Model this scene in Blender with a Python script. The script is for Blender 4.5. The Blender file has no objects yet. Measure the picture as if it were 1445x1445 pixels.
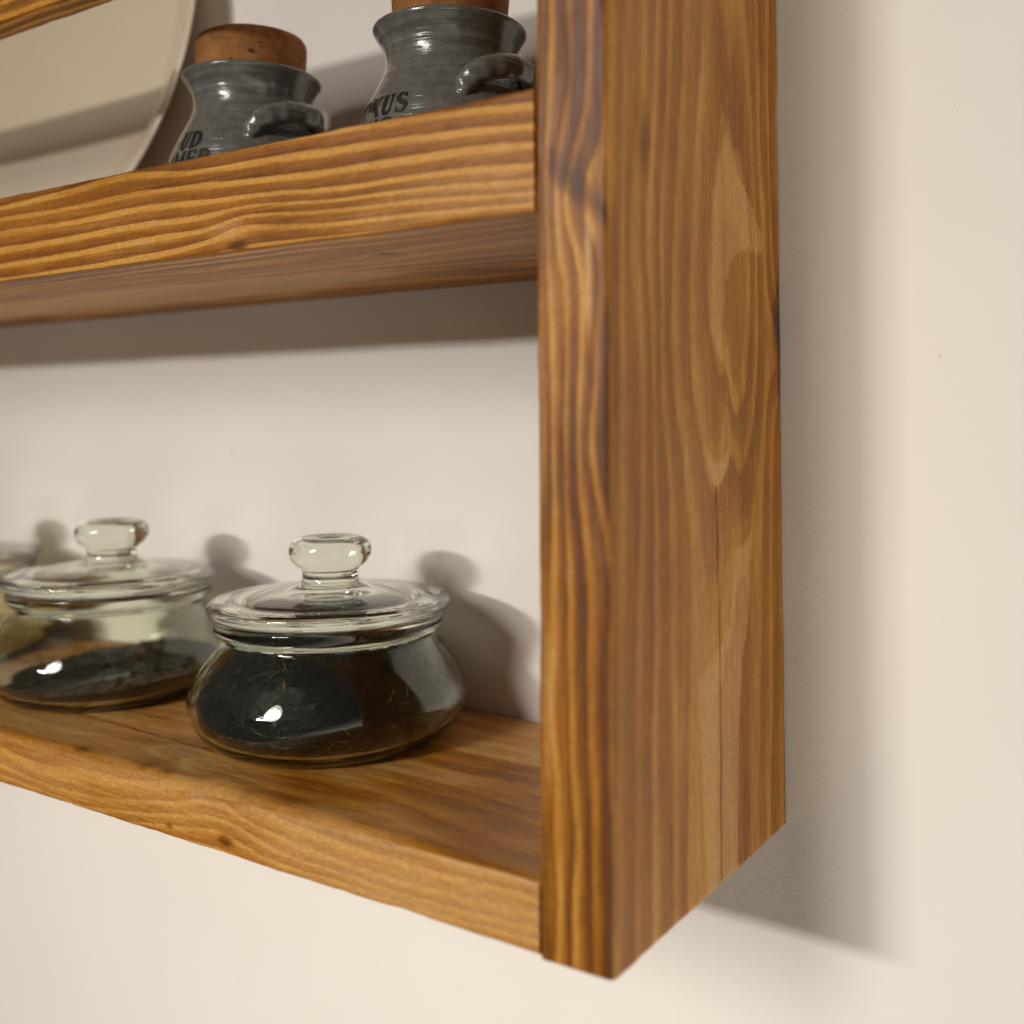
import bpy, bmesh, math, random
import numpy as np
from mathutils import Vector, Matrix
random.seed(7); rng = np.random.default_rng(7)
S = bpy.context.scene
C = S.collection
T = 0.0225            # thickness of the uprights
D = 0.1223            # depth of the shelf unit
ZBT = 0.0203          # top of the bottom shelf
ZMB = 0.1979          # underside of the middle shelf
ZMT = 0.2312          # top of the lip of the middle shelf
ZMS = 0.2180          # top of the middle shelf board
XL = -0.64            # inner end of the boards at the far upright
# ---- grain traced on the real boards, in metres on each board's own face
SIDE=[(1,-0.1119,0.2534),(1,-0.1130,0.2341),(1,-0.1146,0.2055),(2,-0.1031,0.2532),(2,-0.1030,0.2378),(2,-0.1058,0.2187),(2,-0.1071,0.2121),(2,-0.1097,0.1994),(2,-0.1099,0.1874),(2,-0.1050,0.1669),(2,-0.1053,0.1533),(2,-0.1054,0.1211),(2,-0.1086,0.0764),(2,-0.1099,0.0212),(3,-0.0943,0.2561),(3,-0.0954,0.2399),(3,-0.0975,0.2203),(3,-0.1008,0.2008),(3,-0.1014,0.1885),(3,-0.0985,0.1673),(3,-0.0981,0.1401),(3,-0.0976,0.1012),(3,-0.0989,0.0744),(3,-0.1004,0.0177),(4,-0.0868,0.2585),(4,-0.0875,0.2421),(4,-0.0903,0.2155),(4,-0.0928,0.1960),(4,-0.0925,0.1677),(4,-0.0932,0.1536),(4,-0.0909,0.1354),(4,-0.0885,0.1232),(4,-0.0889,0.1051),(4,-0.0884,0.0842),(4,-0.0876,0.0602),(4,-0.0876,0.0130),(5,-0.0760,0.2619),(5,-0.0778,0.2448),(5,-0.0801,0.2242),(5,-0.0833,0.2038),(5,-0.0851,0.1841),(5,-0.0862,0.1710),(5,-0.0852,0.1539),(5,-0.0797,0.1351),(5,-0.0772,0.1194),(5,-0.0732,0.1034),(5,-0.0732,0.0816),(5,-0.0762,0.0575),(5,-0.0786,0.0096),(6,-0.0621,0.2665),(6,-0.0640,0.2519),(6,-0.0674,0.2339),(6,-0.0702,0.2196),(6,-0.0721,0.1991),(6,-0.0739,0.1820),(6,-0.0742,0.1690),(6,-0.0735,0.1573),(6,-0.0681,0.1382),(6,-0.0638,0.1283),(6,-0.0578,0.1207),(6,-0.0485,0.1264),(6,-0.0467,0.1330),(6,-0.0492,0.1419),(7,-0.0501,0.2367),(7,-0.0526,0.2231),(7,-0.0567,0.2082),(7,-0.0586,0.1941),(7,-0.0600,0.1800),(7,-0.0592,0.1700),(7,-0.0557,0.1612),(7,-0.0505,0.1561),(7,-0.0452,0.1487),(7,-0.0413,0.1446),(7,-0.0330,0.1516),(7,-0.0308,0.1659),(7,-0.0288,0.1733),(6,-0.0434,0.1304),(6,-0.0401,0.1262),(6,-0.0311,0.1325),(6,-0.0260,0.1446),(6,-0.0223,0.1627),(7.5,-0.0451,0.1732),(7.5,-0.0427,0.1575),(7.5,-0.0414,0.1849),(6.5,-0.0557,0.1396),(6.5,-0.0358,0.1370),(5.5,-0.0566,0.1048),(5.5,-0.0352,0.1163),(5.5,-0.0251,0.1298),(5,-0.0189,0.2804),(5,-0.0182,0.2613),(5,-0.0183,0.2379),(5,-0.0162,0.2191),(5,-0.0145,0.2138),(4,-0.0091,0.2836),(4,-0.0102,0.2477),(4,-0.0091,0.2161),(5,-0.0235,0.0591),(5,-0.0256,0.0275),(5,-0.0275,0.0045),(5,-0.0204,0.1011),(4,-0.0103,0.1146),(4,-0.0121,0.0568),(4,-0.0155,0.0075),(6.2,-0.0428,0.2626),(6.2,-0.0397,0.2728),]
TONGUE = [(-0.0445, 0.2394), (-0.0413, 0.2314), (-0.0376, 0.2211), (-0.0306, 0.2166), (-0.0229, 0.2093), (-0.0148, 0.2013), (-0.0195, 0.1968), (-0.0299, 0.1974), (-0.0412, 0.1936), (-0.0481, 0.1842), (-0.0507, 0.1706), (-0.0499, 0.1573), (-0.0552, 0.1615), (-0.0597, 0.17), (-0.0586, 0.1941), (-0.0572, 0.2081), (-0.0532, 0.223)]
WEDGE = [(-0.0268, 0.1132), (-0.0297, 0.0974), (-0.0333, 0.0748), (-0.0384, 0.0621), (-0.0413, 0.0403), (-0.043, -0.0018), (-0.0653, -0.0026), (-0.0673, 0.0179), (-0.0691, 0.0476), (-0.0697, 0.0643), (-0.0585, 0.0694), (-0.0476, 0.0773), (-0.0431, 0.0994), (-0.0362, 0.1006), (-0.0308, 0.1035)]
VTIP = [(-0.0578, 0.12), (-0.0623, 0.1257), (-0.0661, 0.1354), (-0.0622, 0.131), (-0.0581, 0.1277), (-0.0506, 0.1284), (-0.0472, 0.1339), (-0.0468, 0.1272), (-0.0519, 0.123)]
KNOT = [(-0.005, 0.1762), (-0.0017, 0.1527), (-0.103, 0.216), (-0.0193, 0.2004), (-0.0066, 0.1885)]
CRACK = [(-0.0573, 0.12), (-0.0562, 0.0982), (-0.055, 0.0633), (-0.0555, -0.0011)]
LIP=[(1,-0.1728,0.2309),(1,-0.1420,0.2274),(1,-0.1185,0.2267),(1,-0.0963,0.2267),(1,-0.0834,0.2262),(1,-0.0612,0.2255),(1,-0.0409,0.2246),(1,-0.0216,0.2237),(1,-0.0008,0.2219),(1,-0.2565,0.2279),(2,-0.2564,0.2233),(2,-0.2091,0.2226),(2,-0.1675,0.2235),(2,-0.1300,0.2218),(2,-0.0963,0.2199),(2,-0.0835,0.2192),(2,-0.0613,0.2189),(2,-0.0409,0.2184),(2,-0.0216,0.2181),(2,-0.0008,0.2167),(3,-0.2564,0.2177),(3,-0.1947,0.2173),(3,-0.1543,0.2174),(3,-0.1300,0.2159),(3,-0.1074,0.2153),(3,-0.0835,0.2138),(3,-0.0613,0.2131),(3,-0.0409,0.2130),(3,-0.0216,0.2124),(3,-0.0008,0.2110),(4,-0.2563,0.2112),(4,-0.1946,0.2116),(4,-0.1543,0.2118),(4,-0.1300,0.2116),(4,-0.1074,0.2119),(4,-0.0714,0.2096),(4,-0.0409,0.2091),(4,-0.0009,0.2066),(5,-0.2562,0.2046),(5,-0.1946,0.2056),(5,-0.1542,0.2066),(5,-0.1300,0.2068),(5,-0.1157,0.2089),(5,-0.0960,0.2079),(5,-0.0714,0.2065),(5,-0.0409,0.2056),(5,-0.0009,0.2031),(6,-0.2561,0.1990),(6,-0.1945,0.1996),(6,-0.1542,0.2009),(6,-0.1300,0.2028),(6,-0.1185,0.2054),(6,-0.1024,0.2047),(6,-0.0714,0.2024),(6,-0.0380,0.2018),(6,-0.0009,0.2003),]
LKNOT = [(-0.1171, 0.1986), (-0.1651, 0.2051)]
BOT=[(1,-0.2538,0.0088),(1,-0.2297,0.0061),(1,-0.1794,0.0088),(1,-0.1533,0.0127),(1,-0.1235,0.0173),(1,-0.1124,0.0142),(1,-0.0860,0.0114),(1,-0.0494,0.0096),(1,-0.0024,0.0118),(2,-0.2537,0.0041),(2,-0.2002,0.0019),(2,-0.1533,0.0086),(2,-0.1294,0.0121),(2,-0.1124,0.0104),(2,-0.0860,0.0067),(2,-0.0494,0.0059),(2,-0.0025,0.0081),(3,-0.2251,0.0003),(3,-0.1714,0.0017),(3,-0.1411,0.0063),(3,-0.1235,0.0082),(3,-0.1071,0.0041),(3,-0.0776,0.0036),(3,-0.0494,0.0031),(3,-0.0025,0.0044),(0,-0.2539,0.0156),(0,-0.2073,0.0166),(0,-0.1739,0.0172),(0,-0.1291,0.0216),(0,-0.0991,0.0182),(0,-0.0494,0.0157),(0,-0.0024,0.0161),]
BKNOT = [(-0.1242, 0.0041), (-0.151, 0.0036), (-0.2051, 0.0208), (-0.164, 0.0211)]
LAMPS = [('spot_lamp', (-.49, -1.86, .545), .24, .07, 2.6, (1.0, .955, .885), (-.10, 0, -.20), 70), ('soft_lamp', (-.24, -1.80, .76), .42, .60, 1.8, (1.0, .95, .875), (-.05, 0, -.30), 60)]
WORLD = [(0.0, (.92, .85, .73)), (.42, (.77, .72, .62)), (.60, (.73, .69, .61)), (1.0, (.78, .76, .71))]; WSTR = 1.0
WDIR = (.75, .35, -.90); WMAP = (.20, 1.0, .075, 2.15)

# ------------------------------------------------------------------ helpers
def setp(o, label=None, cat=None, group=None, kind=None):
    if label: o['label'] = label
    if cat: o['category'] = cat
    if group: o['group'] = group
    if kind: o['kind'] = kind
    return o

def thing(name, label, cat, loc=(0, 0, 0), group=None):
    o = bpy.data.objects.new(name, None); C.objects.link(o)
    o.location = loc; o.empty_display_size = 0.02
    return setp(o, label, cat, group)

def link(name, me, mat, parent=None, smooth=True):
    o = bpy.data.objects.new(name, me); C.objects.link(o)
    if mat is not None: me.materials.append(mat)
    if smooth:
        me.polygons.foreach_set('use_smooth', [True] * len(me.polygons))
    if parent is not None: o.parent = parent
    return o

def hash2(ix, iy, seed):
    h = (ix.astype(np.int64) * 374761393 + iy.astype(np.int64) * 668265263 + seed * 974711) & 0x7fffffff
    h = ((h ^ (h >> 13)) * 1274126177) & 0x7fffffff
    return ((h ^ (h >> 16)) & 0xffff) / 65535.0

def vnoise(x, y, seed=0):
    x = np.asarray(x, float); y = np.asarray(y, float)
    ix = np.floor(x); iy = np.floor(y); fx = x - ix; fy = y - iy
    fx = fx * fx * (3 - 2 * fx); fy = fy * fy * (3 - 2 * fy)
    a = hash2(ix, iy, seed); b = hash2(ix + 1, iy, seed); c = hash2(ix, iy + 1, seed); d = hash2(ix + 1, iy + 1, seed)
    return (a * (1 - fx) + b * fx) * (1 - fy) + (c * (1 - fx) + d * fx) * fy - 0.5

def fbm(x, y, seed=0, n=3):
    s = 0; a = 1.0
    for k in range(n):
        s = s + a * vnoise(x * 2 ** k, y * 2 ** k, seed + 31 * k); a *= 0.5
    return s

def tps(pts, along, sx=1.0, sy=1.0, reg=1e-4):
    """thin plate spline through (value, u, v) points; axes scaled so that the grain is smooth along the board"""
    P = np.array([[p[1] * sx, p[2] * sy] for p in pts]); val = np.array([p[0] for p in pts])
    sc = 0.05
    P = P / sc; n = len(P)
    def ph(r2): return 0.5 * r2 * np.log(r2 + 1e-12)
    K = ph(((P[:, None] - P[None]) ** 2).sum(-1)) + reg * np.eye(n)
    Q = np.c_[np.ones(n), P]
    A = np.block([[K, Q], [Q.T, np.zeros((3, 3))]])
    w = np.linalg.solve(A, np.r_[val, 0, 0, 0])
    def f(u, v):
        X = np.c_[np.asarray(u).ravel() * sx, np.asarray(v).ravel() * sy] / sc
        out = np.empty(len(X))
        for i in range(0, len(X), 20000):
            x = X[i:i + 20000]
            out[i:i + 20000] = ph(((x[:, None] - P[None]) ** 2).sum(-1)) @ w[:n] + w[n] + x @ w[n + 1:]
        return out.reshape(np.shape(u))
    return f

def sdist(u, v, poly):
    """signed distance to a closed outline, positive inside"""
    p = np.array(poly); d = np.full(np.shape(u), 1e9); ins = np.zeros(np.shape(u), bool)
    for i in range(len(p)):
        a = p[i]; b = p[(i + 1) % len(p)]; e = b - a
        t = np.clip(((u - a[0]) * e[0] + (v - a[1]) * e[1]) / (e @ e), 0, 1)
        d = np.minimum(d, np.hypot(u - a[0] - t * e[0], v - a[1] - t * e[1]))
        c = ((a[1] > v) != (b[1] > v)) & (u < (b[0] - a[0]) * (v - a[1]) / (b[1] - a[1] + 1e-12) + a[0])
        ins ^= c
    return np.where(ins, d, -d)

def ldist(u, v, line):
    p = np.array(line); d = np.full(np.shape(u), 1e9)
    for i in range(len(p) - 1):
        a = p[i]; b = p[i + 1]; e = b - a
        t = np.clip(((u - a[0]) * e[0] + (v - a[1]) * e[1]) / (e @ e), 0, 1)
        d = np.minimum(d, np.hypot(u - a[0] - t * e[0], v - a[1] - t * e[1]))
    return d

def sstep(a, b, x):
    t = np.clip((x - a) / (b - a), 0, 1); return t * t * (3 - 2 * t)

# ------------------------------------------------------------------ node helpers
class NT:
    def __init__(self, name):
        self.m = bpy.data.materials.new(name); self.m.use_nodes = True
        self.t = self.m.node_tree; self.t.nodes.clear()
        self.out = self.n('ShaderNodeOutputMaterial')
    def n(self, kind, **kw):
        x = self.t.nodes.new(kind)
        for k, v in kw.items(): setattr(x, k, v)
        return x
    def l(self, a, b): self.t.links.new(a, b)
    def put(self, sock, v):
        if hasattr(v, 'is_linked') or isinstance(v, bpy.types.NodeSocket): self.l(v, sock)
        else: sock.default_value = v
    def math(self, op, a, b=0.0, c=None, clamp=False):
        x = self.n('ShaderNodeMath', operation=op); x.use_clamp = clamp
        self.put(x.inputs[0], a); self.put(x.inputs[1], b)
        if c is not None: self.put(x.inputs[2], c)
        return x.outputs[0]
    def mix(self, f, a, b, mode='MIX'):
        x = self.n('ShaderNodeMix', data_type='RGBA', blend_type=mode)
        self.put(x.inputs[0], f); self.put(x.inputs[6], a); self.put(x.inputs[7], b)
        return x.outputs[2]
    def noise(self, vec, scale=1.0, detail=3.0, rough=0.5, dim='3D', dist=0.0):
        x = self.n('ShaderNodeTexNoise', noise_dimensions=dim)
        if vec is not None: self.l(vec, x.inputs['Vector'])
        x.inputs['Scale'].default_value = scale; x.inputs['Detail'].default_value = detail
        x.inputs['Roughness'].default_value = rough; x.inputs['Distortion'].default_value = dist
        return x.outputs['Fac']
    def ramp(self, f, stops, interp='LINEAR'):
        x = self.n('ShaderNodeValToRGB'); cr = x.color_ramp; cr.interpolation = interp
        while len(cr.elements) < len(stops): cr.elements.new(0.5)
        for e, (p, c) in zip(cr.elements, stops):
            e.position = p; e.color = c if len(c) == 4 else (*c, 1)
        self.l(f, x.inputs[0]); return x.outputs[0]
    def mapping(self, vec, scale):
        x = self.n('ShaderNodeMapping'); self.l(vec, x.inputs[0]); x.inputs['Scale'].default_value = scale
        return x.outputs[0]
    def bump(self, h, strength, dist, prev=None):
        x = self.n('ShaderNodeBump'); self.l(h, x.inputs['Height'])
        x.inputs['Strength'].default_value = strength; x.inputs['Distance'].default_value = dist
        if prev is not None: self.l(prev, x.inputs['Normal'])
        return x.outputs[0]
    def bsdf(self, **kw):
        b = self.n('ShaderNodeBsdfPrincipled')
        for k, v in kw.items(): self.put(b.inputs[k.replace('_', ' ')], v)
        self.l(b.outputs[0], self.out.inputs[0]); return b

# ------------------------------------------------------------------ materials
def wood_material():
    n = NT('stained_pine')
    ring = n.n('ShaderNodeAttribute', attribute_name='ring').outputs['Fac']
    tone = n.n('ShaderNodeAttribute', attribute_name='tone').outputs['Fac']
    uv = n.n('ShaderNodeAttribute', attribute_name='grain').outputs['Vector']     # (along, across, board seed) in metres
    wob = n.noise(n.mapping(uv, (35, 260, 1)), 1, 4, 0.6)
    r = n.math('ADD', ring, n.math('MULTIPLY', n.math('SUBTRACT', wob, 0.5), 0.20))
    fr = n.math('FRACT', n.math('ADD', r, 100.0))
    band = n.ramp(fr, [(0.0, (.92,) * 3), (0.14, (1,) * 3), (0.29, (.80,) * 3), (0.37, (.42,) * 3), (0.62, (.24,) * 3), (0.90, (.08,) * 3), (0.955, (.80,) * 3)])
    soft = n.noise(n.mapping(uv, (9, 70, 1)), 1, 3, 0.55)
    amp = n.math('MULTIPLY', n.ramp(soft, [(0.33, (.45,) * 3), (0.62, (1,) * 3)]), n.n('ShaderNodeAttribute', attribute_name='contrast').outputs['Fac'])
    v = n.math('ADD', n.math('MULTIPLY', n.math('SUBTRACT', band, 0.42), amp), 0.42)
    fibre = n.noise(n.mapping(uv, (48, 1250, 1)), 1, 4, 0.7)
    fib2 = n.noise(n.mapping(uv, (28, 700, 1)), 1, 3, 0.6)
    v = n.math('ADD', v, n.math('MULTIPLY', n.math('SUBTRACT', fibre, 0.5), 0.66))
    v = n.math('ADD', v, n.math('MULTIPLY', n.math('SUBTRACT', fib2, 0.5), 0.42))
    scuff = n.ramp(n.noise(n.mapping(uv, (14, 190, 1)), 1, 5, 0.72), [(0.60, (0,) * 3), (0.72, (1,) * 3)])
    v = n.math('ADD', v, n.math('MULTIPLY', scuff, 0.16))
    blot = n.noise(n.mapping(uv, (22, 60, 1)), 1, 4, 0.6)
    v = n.math('ADD', v, n.math('MULTIPLY', n.math('SUBTRACT', blot, 0.5), 0.55))
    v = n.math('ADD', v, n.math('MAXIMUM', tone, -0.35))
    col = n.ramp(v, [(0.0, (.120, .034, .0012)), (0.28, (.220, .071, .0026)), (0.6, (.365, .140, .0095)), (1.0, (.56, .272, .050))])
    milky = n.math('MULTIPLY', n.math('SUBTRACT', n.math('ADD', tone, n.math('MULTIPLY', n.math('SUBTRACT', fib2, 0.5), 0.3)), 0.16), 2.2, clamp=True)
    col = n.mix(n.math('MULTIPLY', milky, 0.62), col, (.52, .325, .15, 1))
    knot = n.math('MULTIPLY', tone, -1.0, clamp=True)
    col = n.mix(n.math('MULTIPLY', n.math('SUBTRACT', knot, 0.35, clamp=True), 1.3, clamp=True), col, (.05, .018, .006, 1))
    # mottled take-up of the stain and tiny open pores
    mott = n.noise(n.mapping(uv, (420, 900, 1)), 1, 2, 0.7)
    col = n.mix(1.0, col, n.ramp(mott, [(0.28, (.78, .76, .74)), (0.68, (1.10, 1.10, 1.10))]), 'MULTIPLY')
    pore = n.noise(n.mapping(uv, (300, 2400, 1)), 1, 1, 0.5)
    col = n.mix(n.math('MULTIPLY', n.ramp(pore, [(0.70, (0,) * 3), (0.78, (1,) * 3)]), 0.45), col, (.09, .032, .008, 1))
    rough = n.math('ADD', 0.36, n.math('MULTIPLY', blot, 0.22))
    h = n.math('ADD', n.math('MULTIPLY', band, 0.5), n.math('MULTIPLY', fibre, 0.5))
    b1 = n.bump(h, 0.38, 0.0007)
    n.bsdf(Base_Color=col, Roughness=rough, Normal=b1, Specular_IOR_Level=0.42)
    return n.m

def wall_material():
    n = NT('painted_plaster')
    tc = n.n('ShaderNodeTexCoord').outputs['Object']
    a = n.noise(tc, 900, 3, 0.6); b = n.noise(tc, 130, 4, 0.6); c = n.noise(tc, 7, 3, 0.5)
    col = n.ramp(c, [(0.3, (.815, .772, .722)), (0.7, (.845, .803, .752))])
    sp = n.noise(tc, 320, 1, 0.4)
    col = n.mix(n.math('MULTIPLY', n.ramp(sp, [(0.785, (0,) * 3), (0.80, (1,) * 3)]), 0.35), col, (.35, .31, .27, 1))
    bm = n.bump(n.math('ADD', n.math('MULTIPLY', a, 0.5), b), 0.16, 0.0012)
    n.bsdf(Base_Color=col, Roughness=0.75, Normal=bm, Specular_IOR_Level=0.25)
    return n.m

def glass_material():
    n = NT('clear_glass')
    tc = n.n('ShaderNodeTexCoord').outputs['Object']
    bm = n.bump(n.noise(tc, 30, 1, 0.4), 0.05, 0.003)
    n.bsdf(Base_Color=(.885, .920, .832, 1), Roughness=0.0, IOR=1.5, Transmission_Weight=1.0, Normal=bm)
    return n.m

def stoneware_material():
    n = NT('grey_glaze')
    tc = n.n('ShaderNodeTexCoord').outputs['Object']
    rings = n.noise(n.mapping(tc, (18, 18, 520)), 1, 3, 0.6)
    sp = n.noise(tc, 260, 4, 0.7)
    col = n.ramp(rings, [(0.25, (.095, .094, .085)), (0.6, (.150, .147, .133)), (0.8, (.215, .208, .188))])
    col = n.mix(0.6, col, n.ramp(sp, [(0.3, (.5,) * 3), (0.65, (1.15,) * 3)]), 'MULTIPLY')
    bm = n.bump(rings, 0.45, 0.0014); bm = n.bump(sp, 0.12, 0.0006, bm)
    n.bsdf(Base_Color=col, Roughness=0.2, Normal=bm, Specular_IOR_Level=0.6, Coat_Weight=0.6, Coat_Roughness=0.08)
    return n.m

def cork_material():
    n = NT('cork')
    tc = n.n('ShaderNodeTexCoord').outputs['Object']
    a = n.noise(tc, 220, 4, 0.65); b = n.noise(n.mapping(tc, (150, 150, 300)), 1, 2, 0.5)
    col = n.ramp(a, [(0.3, (.24, .085, .018)), (0.7, (.43, .18, .045))])
    pit = n.ramp(b, [(0.66, (0,) * 3), (0.72, (1,) * 3)])
    col = n.mix(pit, col, (.05, .018, .007, 1))
    bm = n.bump(n.math('SUBTRACT', a, n.math('MULTIPLY', pit, 1.0)), 0.4, 0.001)
    n.bsdf(Base_Color=col, Roughness=0.8, Normal=bm)
    return n.m

def tea_material(name, dark, light, p0, p1):
    n = NT(name)
    tc = n.n('ShaderNodeTexCoord').outputs['Object']
    isl = n.n('ShaderNodeNewGeometry').outputs['Random Per Island']
    a = n.noise(tc, 420, 3, 0.7)
    col = n.ramp(isl, [(0.0, dark), (p0, tuple(x * 3.2 for x in dark)), (p1, tuple(0.5 * (x + y) for x, y in zip(dark, light))), (1.0, light)])
    col = n.mix(1.0, col, n.ramp(a, [(0.3, (.55,) * 3), (0.7, (1.2,) * 3)]), 'MULTIPLY')
    n.bsdf(Base_Color=col, Roughness=0.5, Specular_IOR_Level=0.4)
    return n.m

def plain(name, col, rough, spec=0.5, coat=0.0, bump=None):
    n = NT(name)
    tc = n.n('ShaderNodeTexCoord').outputs['Object']
    a = n.noise(tc, 60, 3, 0.6)
    c = n.mix(1.0, (*col, 1), n.ramp(a, [(0.3, (.985,) * 3), (0.7, (1.01,) * 3)]), 'MULTIPLY')
    b = n.bsdf(Base_Color=c, Roughness=rough, Specular_IOR_Level=spec, Coat_Weight=coat)
    if bump: n.l(n.bump(n.noise(tc, bump[0], 3, 0.6), bump[1], bump[2]), b.inputs['Normal'])
    return n.m

WOOD = wood_material(); WALL = wall_material(); GLASS = glass_material(); POT = stoneware_material(); CORK = cork_material()
TEA = tea_material('black_tea', (.0042, .0033, .0022), (.34, .20, .075), 0.90, 0.982)
TEA2 = tea_material('fine_black_tea', (.008, .0055, .0042), (.035, .02, .011), 0.8, 0.96)
HERB = tea_material('dried_chamomile', (.42, .34, .17), (.66, .58, .36), 0.4, 0.7)
CERAMIC = plain('cream_ceramic', (.76, .655, .50), 0.2, 0.5, 0.4)
INK = plain('black_ink', (.012, .011, .010), 0.45)

# ------------------------------------------------------------------ boards
def gen_field(spacing, seed, tilt=0.0, curl=1.0, off=0.0):
    def f(l, w):
        r = (w + tilt * l) / spacing + off + curl * fbm(l * 7, w * 22, seed, 3) + 0.35 * fbm(l * 30, w * 90, seed + 5, 2)
        t = 0.25 * fbm(l * 9, w * 40, seed + 9, 2)
        return r, t
    return f

def board(name, lo, hi, axis, fields, rads, parent, dl=0.0013, nface=(60, 60), seed=1, wav=0.00025, label=None):
    """a solid board with worn, rounded edges; every long face carries its own grain field.
    fields: per side ('-b','+a','+b','-a') a function (along, across) -> ring, tone;
    rads: per edge ('-b+a','+a+b','+b-a','-a-b') a radius or a function of the along coordinate"""
    L = {'x': 0, 'z': 2}[axis]; A, B = {'x': (1, 2), 'z': (0, 1)}[axis]
    nl = max(2, int((hi[L] - lo[L]) / dl)); ls = np.linspace(lo[L], hi[L], nl + 1)
    a0, a1, b0, b1 = lo[A], hi[A], lo[B], hi[B]
    corners = [('-b+a', a1, b0, -1, 1), ('+a+b', a1, b1, -1, -1), ('+b-a', a0, b1, 1, -1), ('-a-b', a0, b0, 1, 1)]
    names = ['-b', '+a', '+b', '-a']; start = [-90, 0, 90, 180]
    R = []
    for c in corners:
        r = rads.get(c[0], 0.0015); r = r(ls) if callable(r) else np.full(len(ls), r)
        R.append(r * (1 + 0.5 * fbm(ls * 60, ls * 0 + seed * 3.3, seed + 40, 3)) + 0.0002)
    pa = []; pb = []; sd = []; na = []; nb = []
    NA = 7
    for k in range(4):
        prev = corners[k - 1]; cur = corners[k]
        # straight part of side k: from the previous corner to this one
        rp = R[k - 1]; rc = R[k]
        dirv = [(1, 0), (0, 1), (-1, 0), (0, -1)][k]; nrm = [(0, -1), (1, 0), (0, 1), (-1, 0)][k]
        ps = (prev[1] + dirv[0] * rp, prev[2] + dirv[1] * rp)
        pe = (cur[1] - dirv[0] * rc, cur[2] - dirv[1] * rc)
        nf = nface[0] if k % 2 == 0 else nface[1]
        for j in range(nf):
            f = (j + 0.5) / nf if False else j / nf
            pa.append(ps[0] + (pe[0] - ps[0]) * f); pb.append(ps[1] + (pe[1] - ps[1]) * f); sd.append(k); na.append(nrm[0]); nb.append(nrm[1])
        ca = cur[1] + cur[3] * rc; cb = cur[2] + cur[4] * rc
        for j in range(NA):
            t = math.radians(start[k] + 90 * j / NA)
            pa.append(ca + rc * math.cos(t)); pb.append(cb + rc * math.sin(t)); sd.append(k if j < NA / 2 else (k + 1) % 4)
            na.append(math.cos(t)); nb.append(math.sin(t))
    n = len(pa); pa = np.array(pa); pb = np.array(pb)                      # n x (nl+1)
    lg = np.broadcast_to(ls, pa.shape)
    na = np.array(na)[:, None]; nb = np.array(nb)[:, None]
    per = np.arange(n)[:, None] * 1.0
    w = wav * (fbm(lg * 45, pa * 60 + pb * 83, seed + 70, 3) + 0.5 * fbm(lg * 220, pa * 300 + pb * 310, seed + 71, 2))
    w = w * 1.0
    pa2 = pa + na * w; pb2 = pb + nb * w
    co = np.zeros((n, nl + 1, 3)); co[..., L] = lg; co[..., A] = pa2; co[..., B] = pb2
    # faces
    i = np.arange(n); j = np.arange(nl)
    I, J = np.meshgrid(i, j, indexing='ij'); I2 = (I + 1) % n
    idx = lambda a, b: a * (nl + 1) + b
    q = np.stack([idx(I, J), idx(I2, J), idx(I2, J + 1), idx(I, J + 1)], -1).reshape(-1, 4)
    if axis == 'x':
        pass
    fs = np.repeat(np.array(sd), nl)                                         # side of every face
    caps = [[idx(a, 0) for a in range(n)][::-1], [idx(a, nl) for a in range(n)]]
    me = bpy.data.meshes.new(name)
    V = co.reshape(-1, 3)
    me.from_pydata(V.tolist(), [], q.tolist() + caps)
    me.update()
    nlq = q.size; nloops = nlq + 2 * n
    ring = np.zeros(nloops); tone = np.zeros(nloops); amp = np.ones(nloops); gr = np.zeros((nloops, 3))
    lv = np.r_[q.ravel(), caps[0], caps[1]]; lside = np.r_[np.repeat(fs, 4), np.full(2 * n, 9)]
    PL = co[..., L].reshape(-1); PA = pa.reshape(-1); PB = pb.reshape(-1)
    for k in range(4):
        f = fields.get(names[k]) or gen_field(0.006, seed + k)
        m = lside == k; vs = np.unique(lv[m])
        wv = PA[vs] if k % 2 == 0 else PB[vs]
        res_ = f(PL[vs], wv); rr, tt_ = res_[:2]; aa = res_[2] if len(res_) > 2 else 1.0
        amp[m] = aa
        loc = np.zeros(len(V)); loc2 = np.zeros(len(V)); loc[vs] = rr; loc2[vs] = tt_
        ring[m] = loc[lv[m]]; tone[m] = loc2[lv[m]]
        gr[m, 0] = PL[lv[m]]; gr[m, 1] = (PA if k % 2 == 0 else PB)[lv[m]]; gr[m, 2] = seed * 7.3 + k * 1.7
    m = lside == 9
    ring[m] = np.hypot(PA[lv[m]] - a0 + 0.02, PB[lv[m]] - b0 + 0.03) / 0.004; tone[m] = -0.15
    gr[m, 0] = PA[lv[m]]; gr[m, 1] = PB[lv[m]]; gr[m, 2] = seed
    at = me.attributes.new('ring', 'FLOAT', 'CORNER'); at.data.foreach_set('value', ring.astype(np.float32))
    at = me.attributes.new('tone', 'FLOAT', 'CORNER'); at.data.foreach_set('value', tone.astype(np.float32))
    at = me.attributes.new('contrast', 'FLOAT', 'CORNER'); at.data.foreach_set('value', amp.astype(np.float32))
    at = me.attributes.new('grain', 'FLOAT_VECTOR', 'CORNER'); at.data.foreach_set('vector', gr.astype(np.float32).ravel())
    o = link(name, me, WOOD, parent)
    me.polygons[len(q)].use_smooth = False; me.polygons[len(q) + 1].use_smooth = False
    bm = bmesh.new(); bm.from_mesh(me)
    fl = bm.faces[:] if False else None
    vol = bm.calc_volume(signed=True)
    bm.free()
    if vol < 0: me.flip_normals()
    if label: o['label'] = label
    return o

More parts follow.
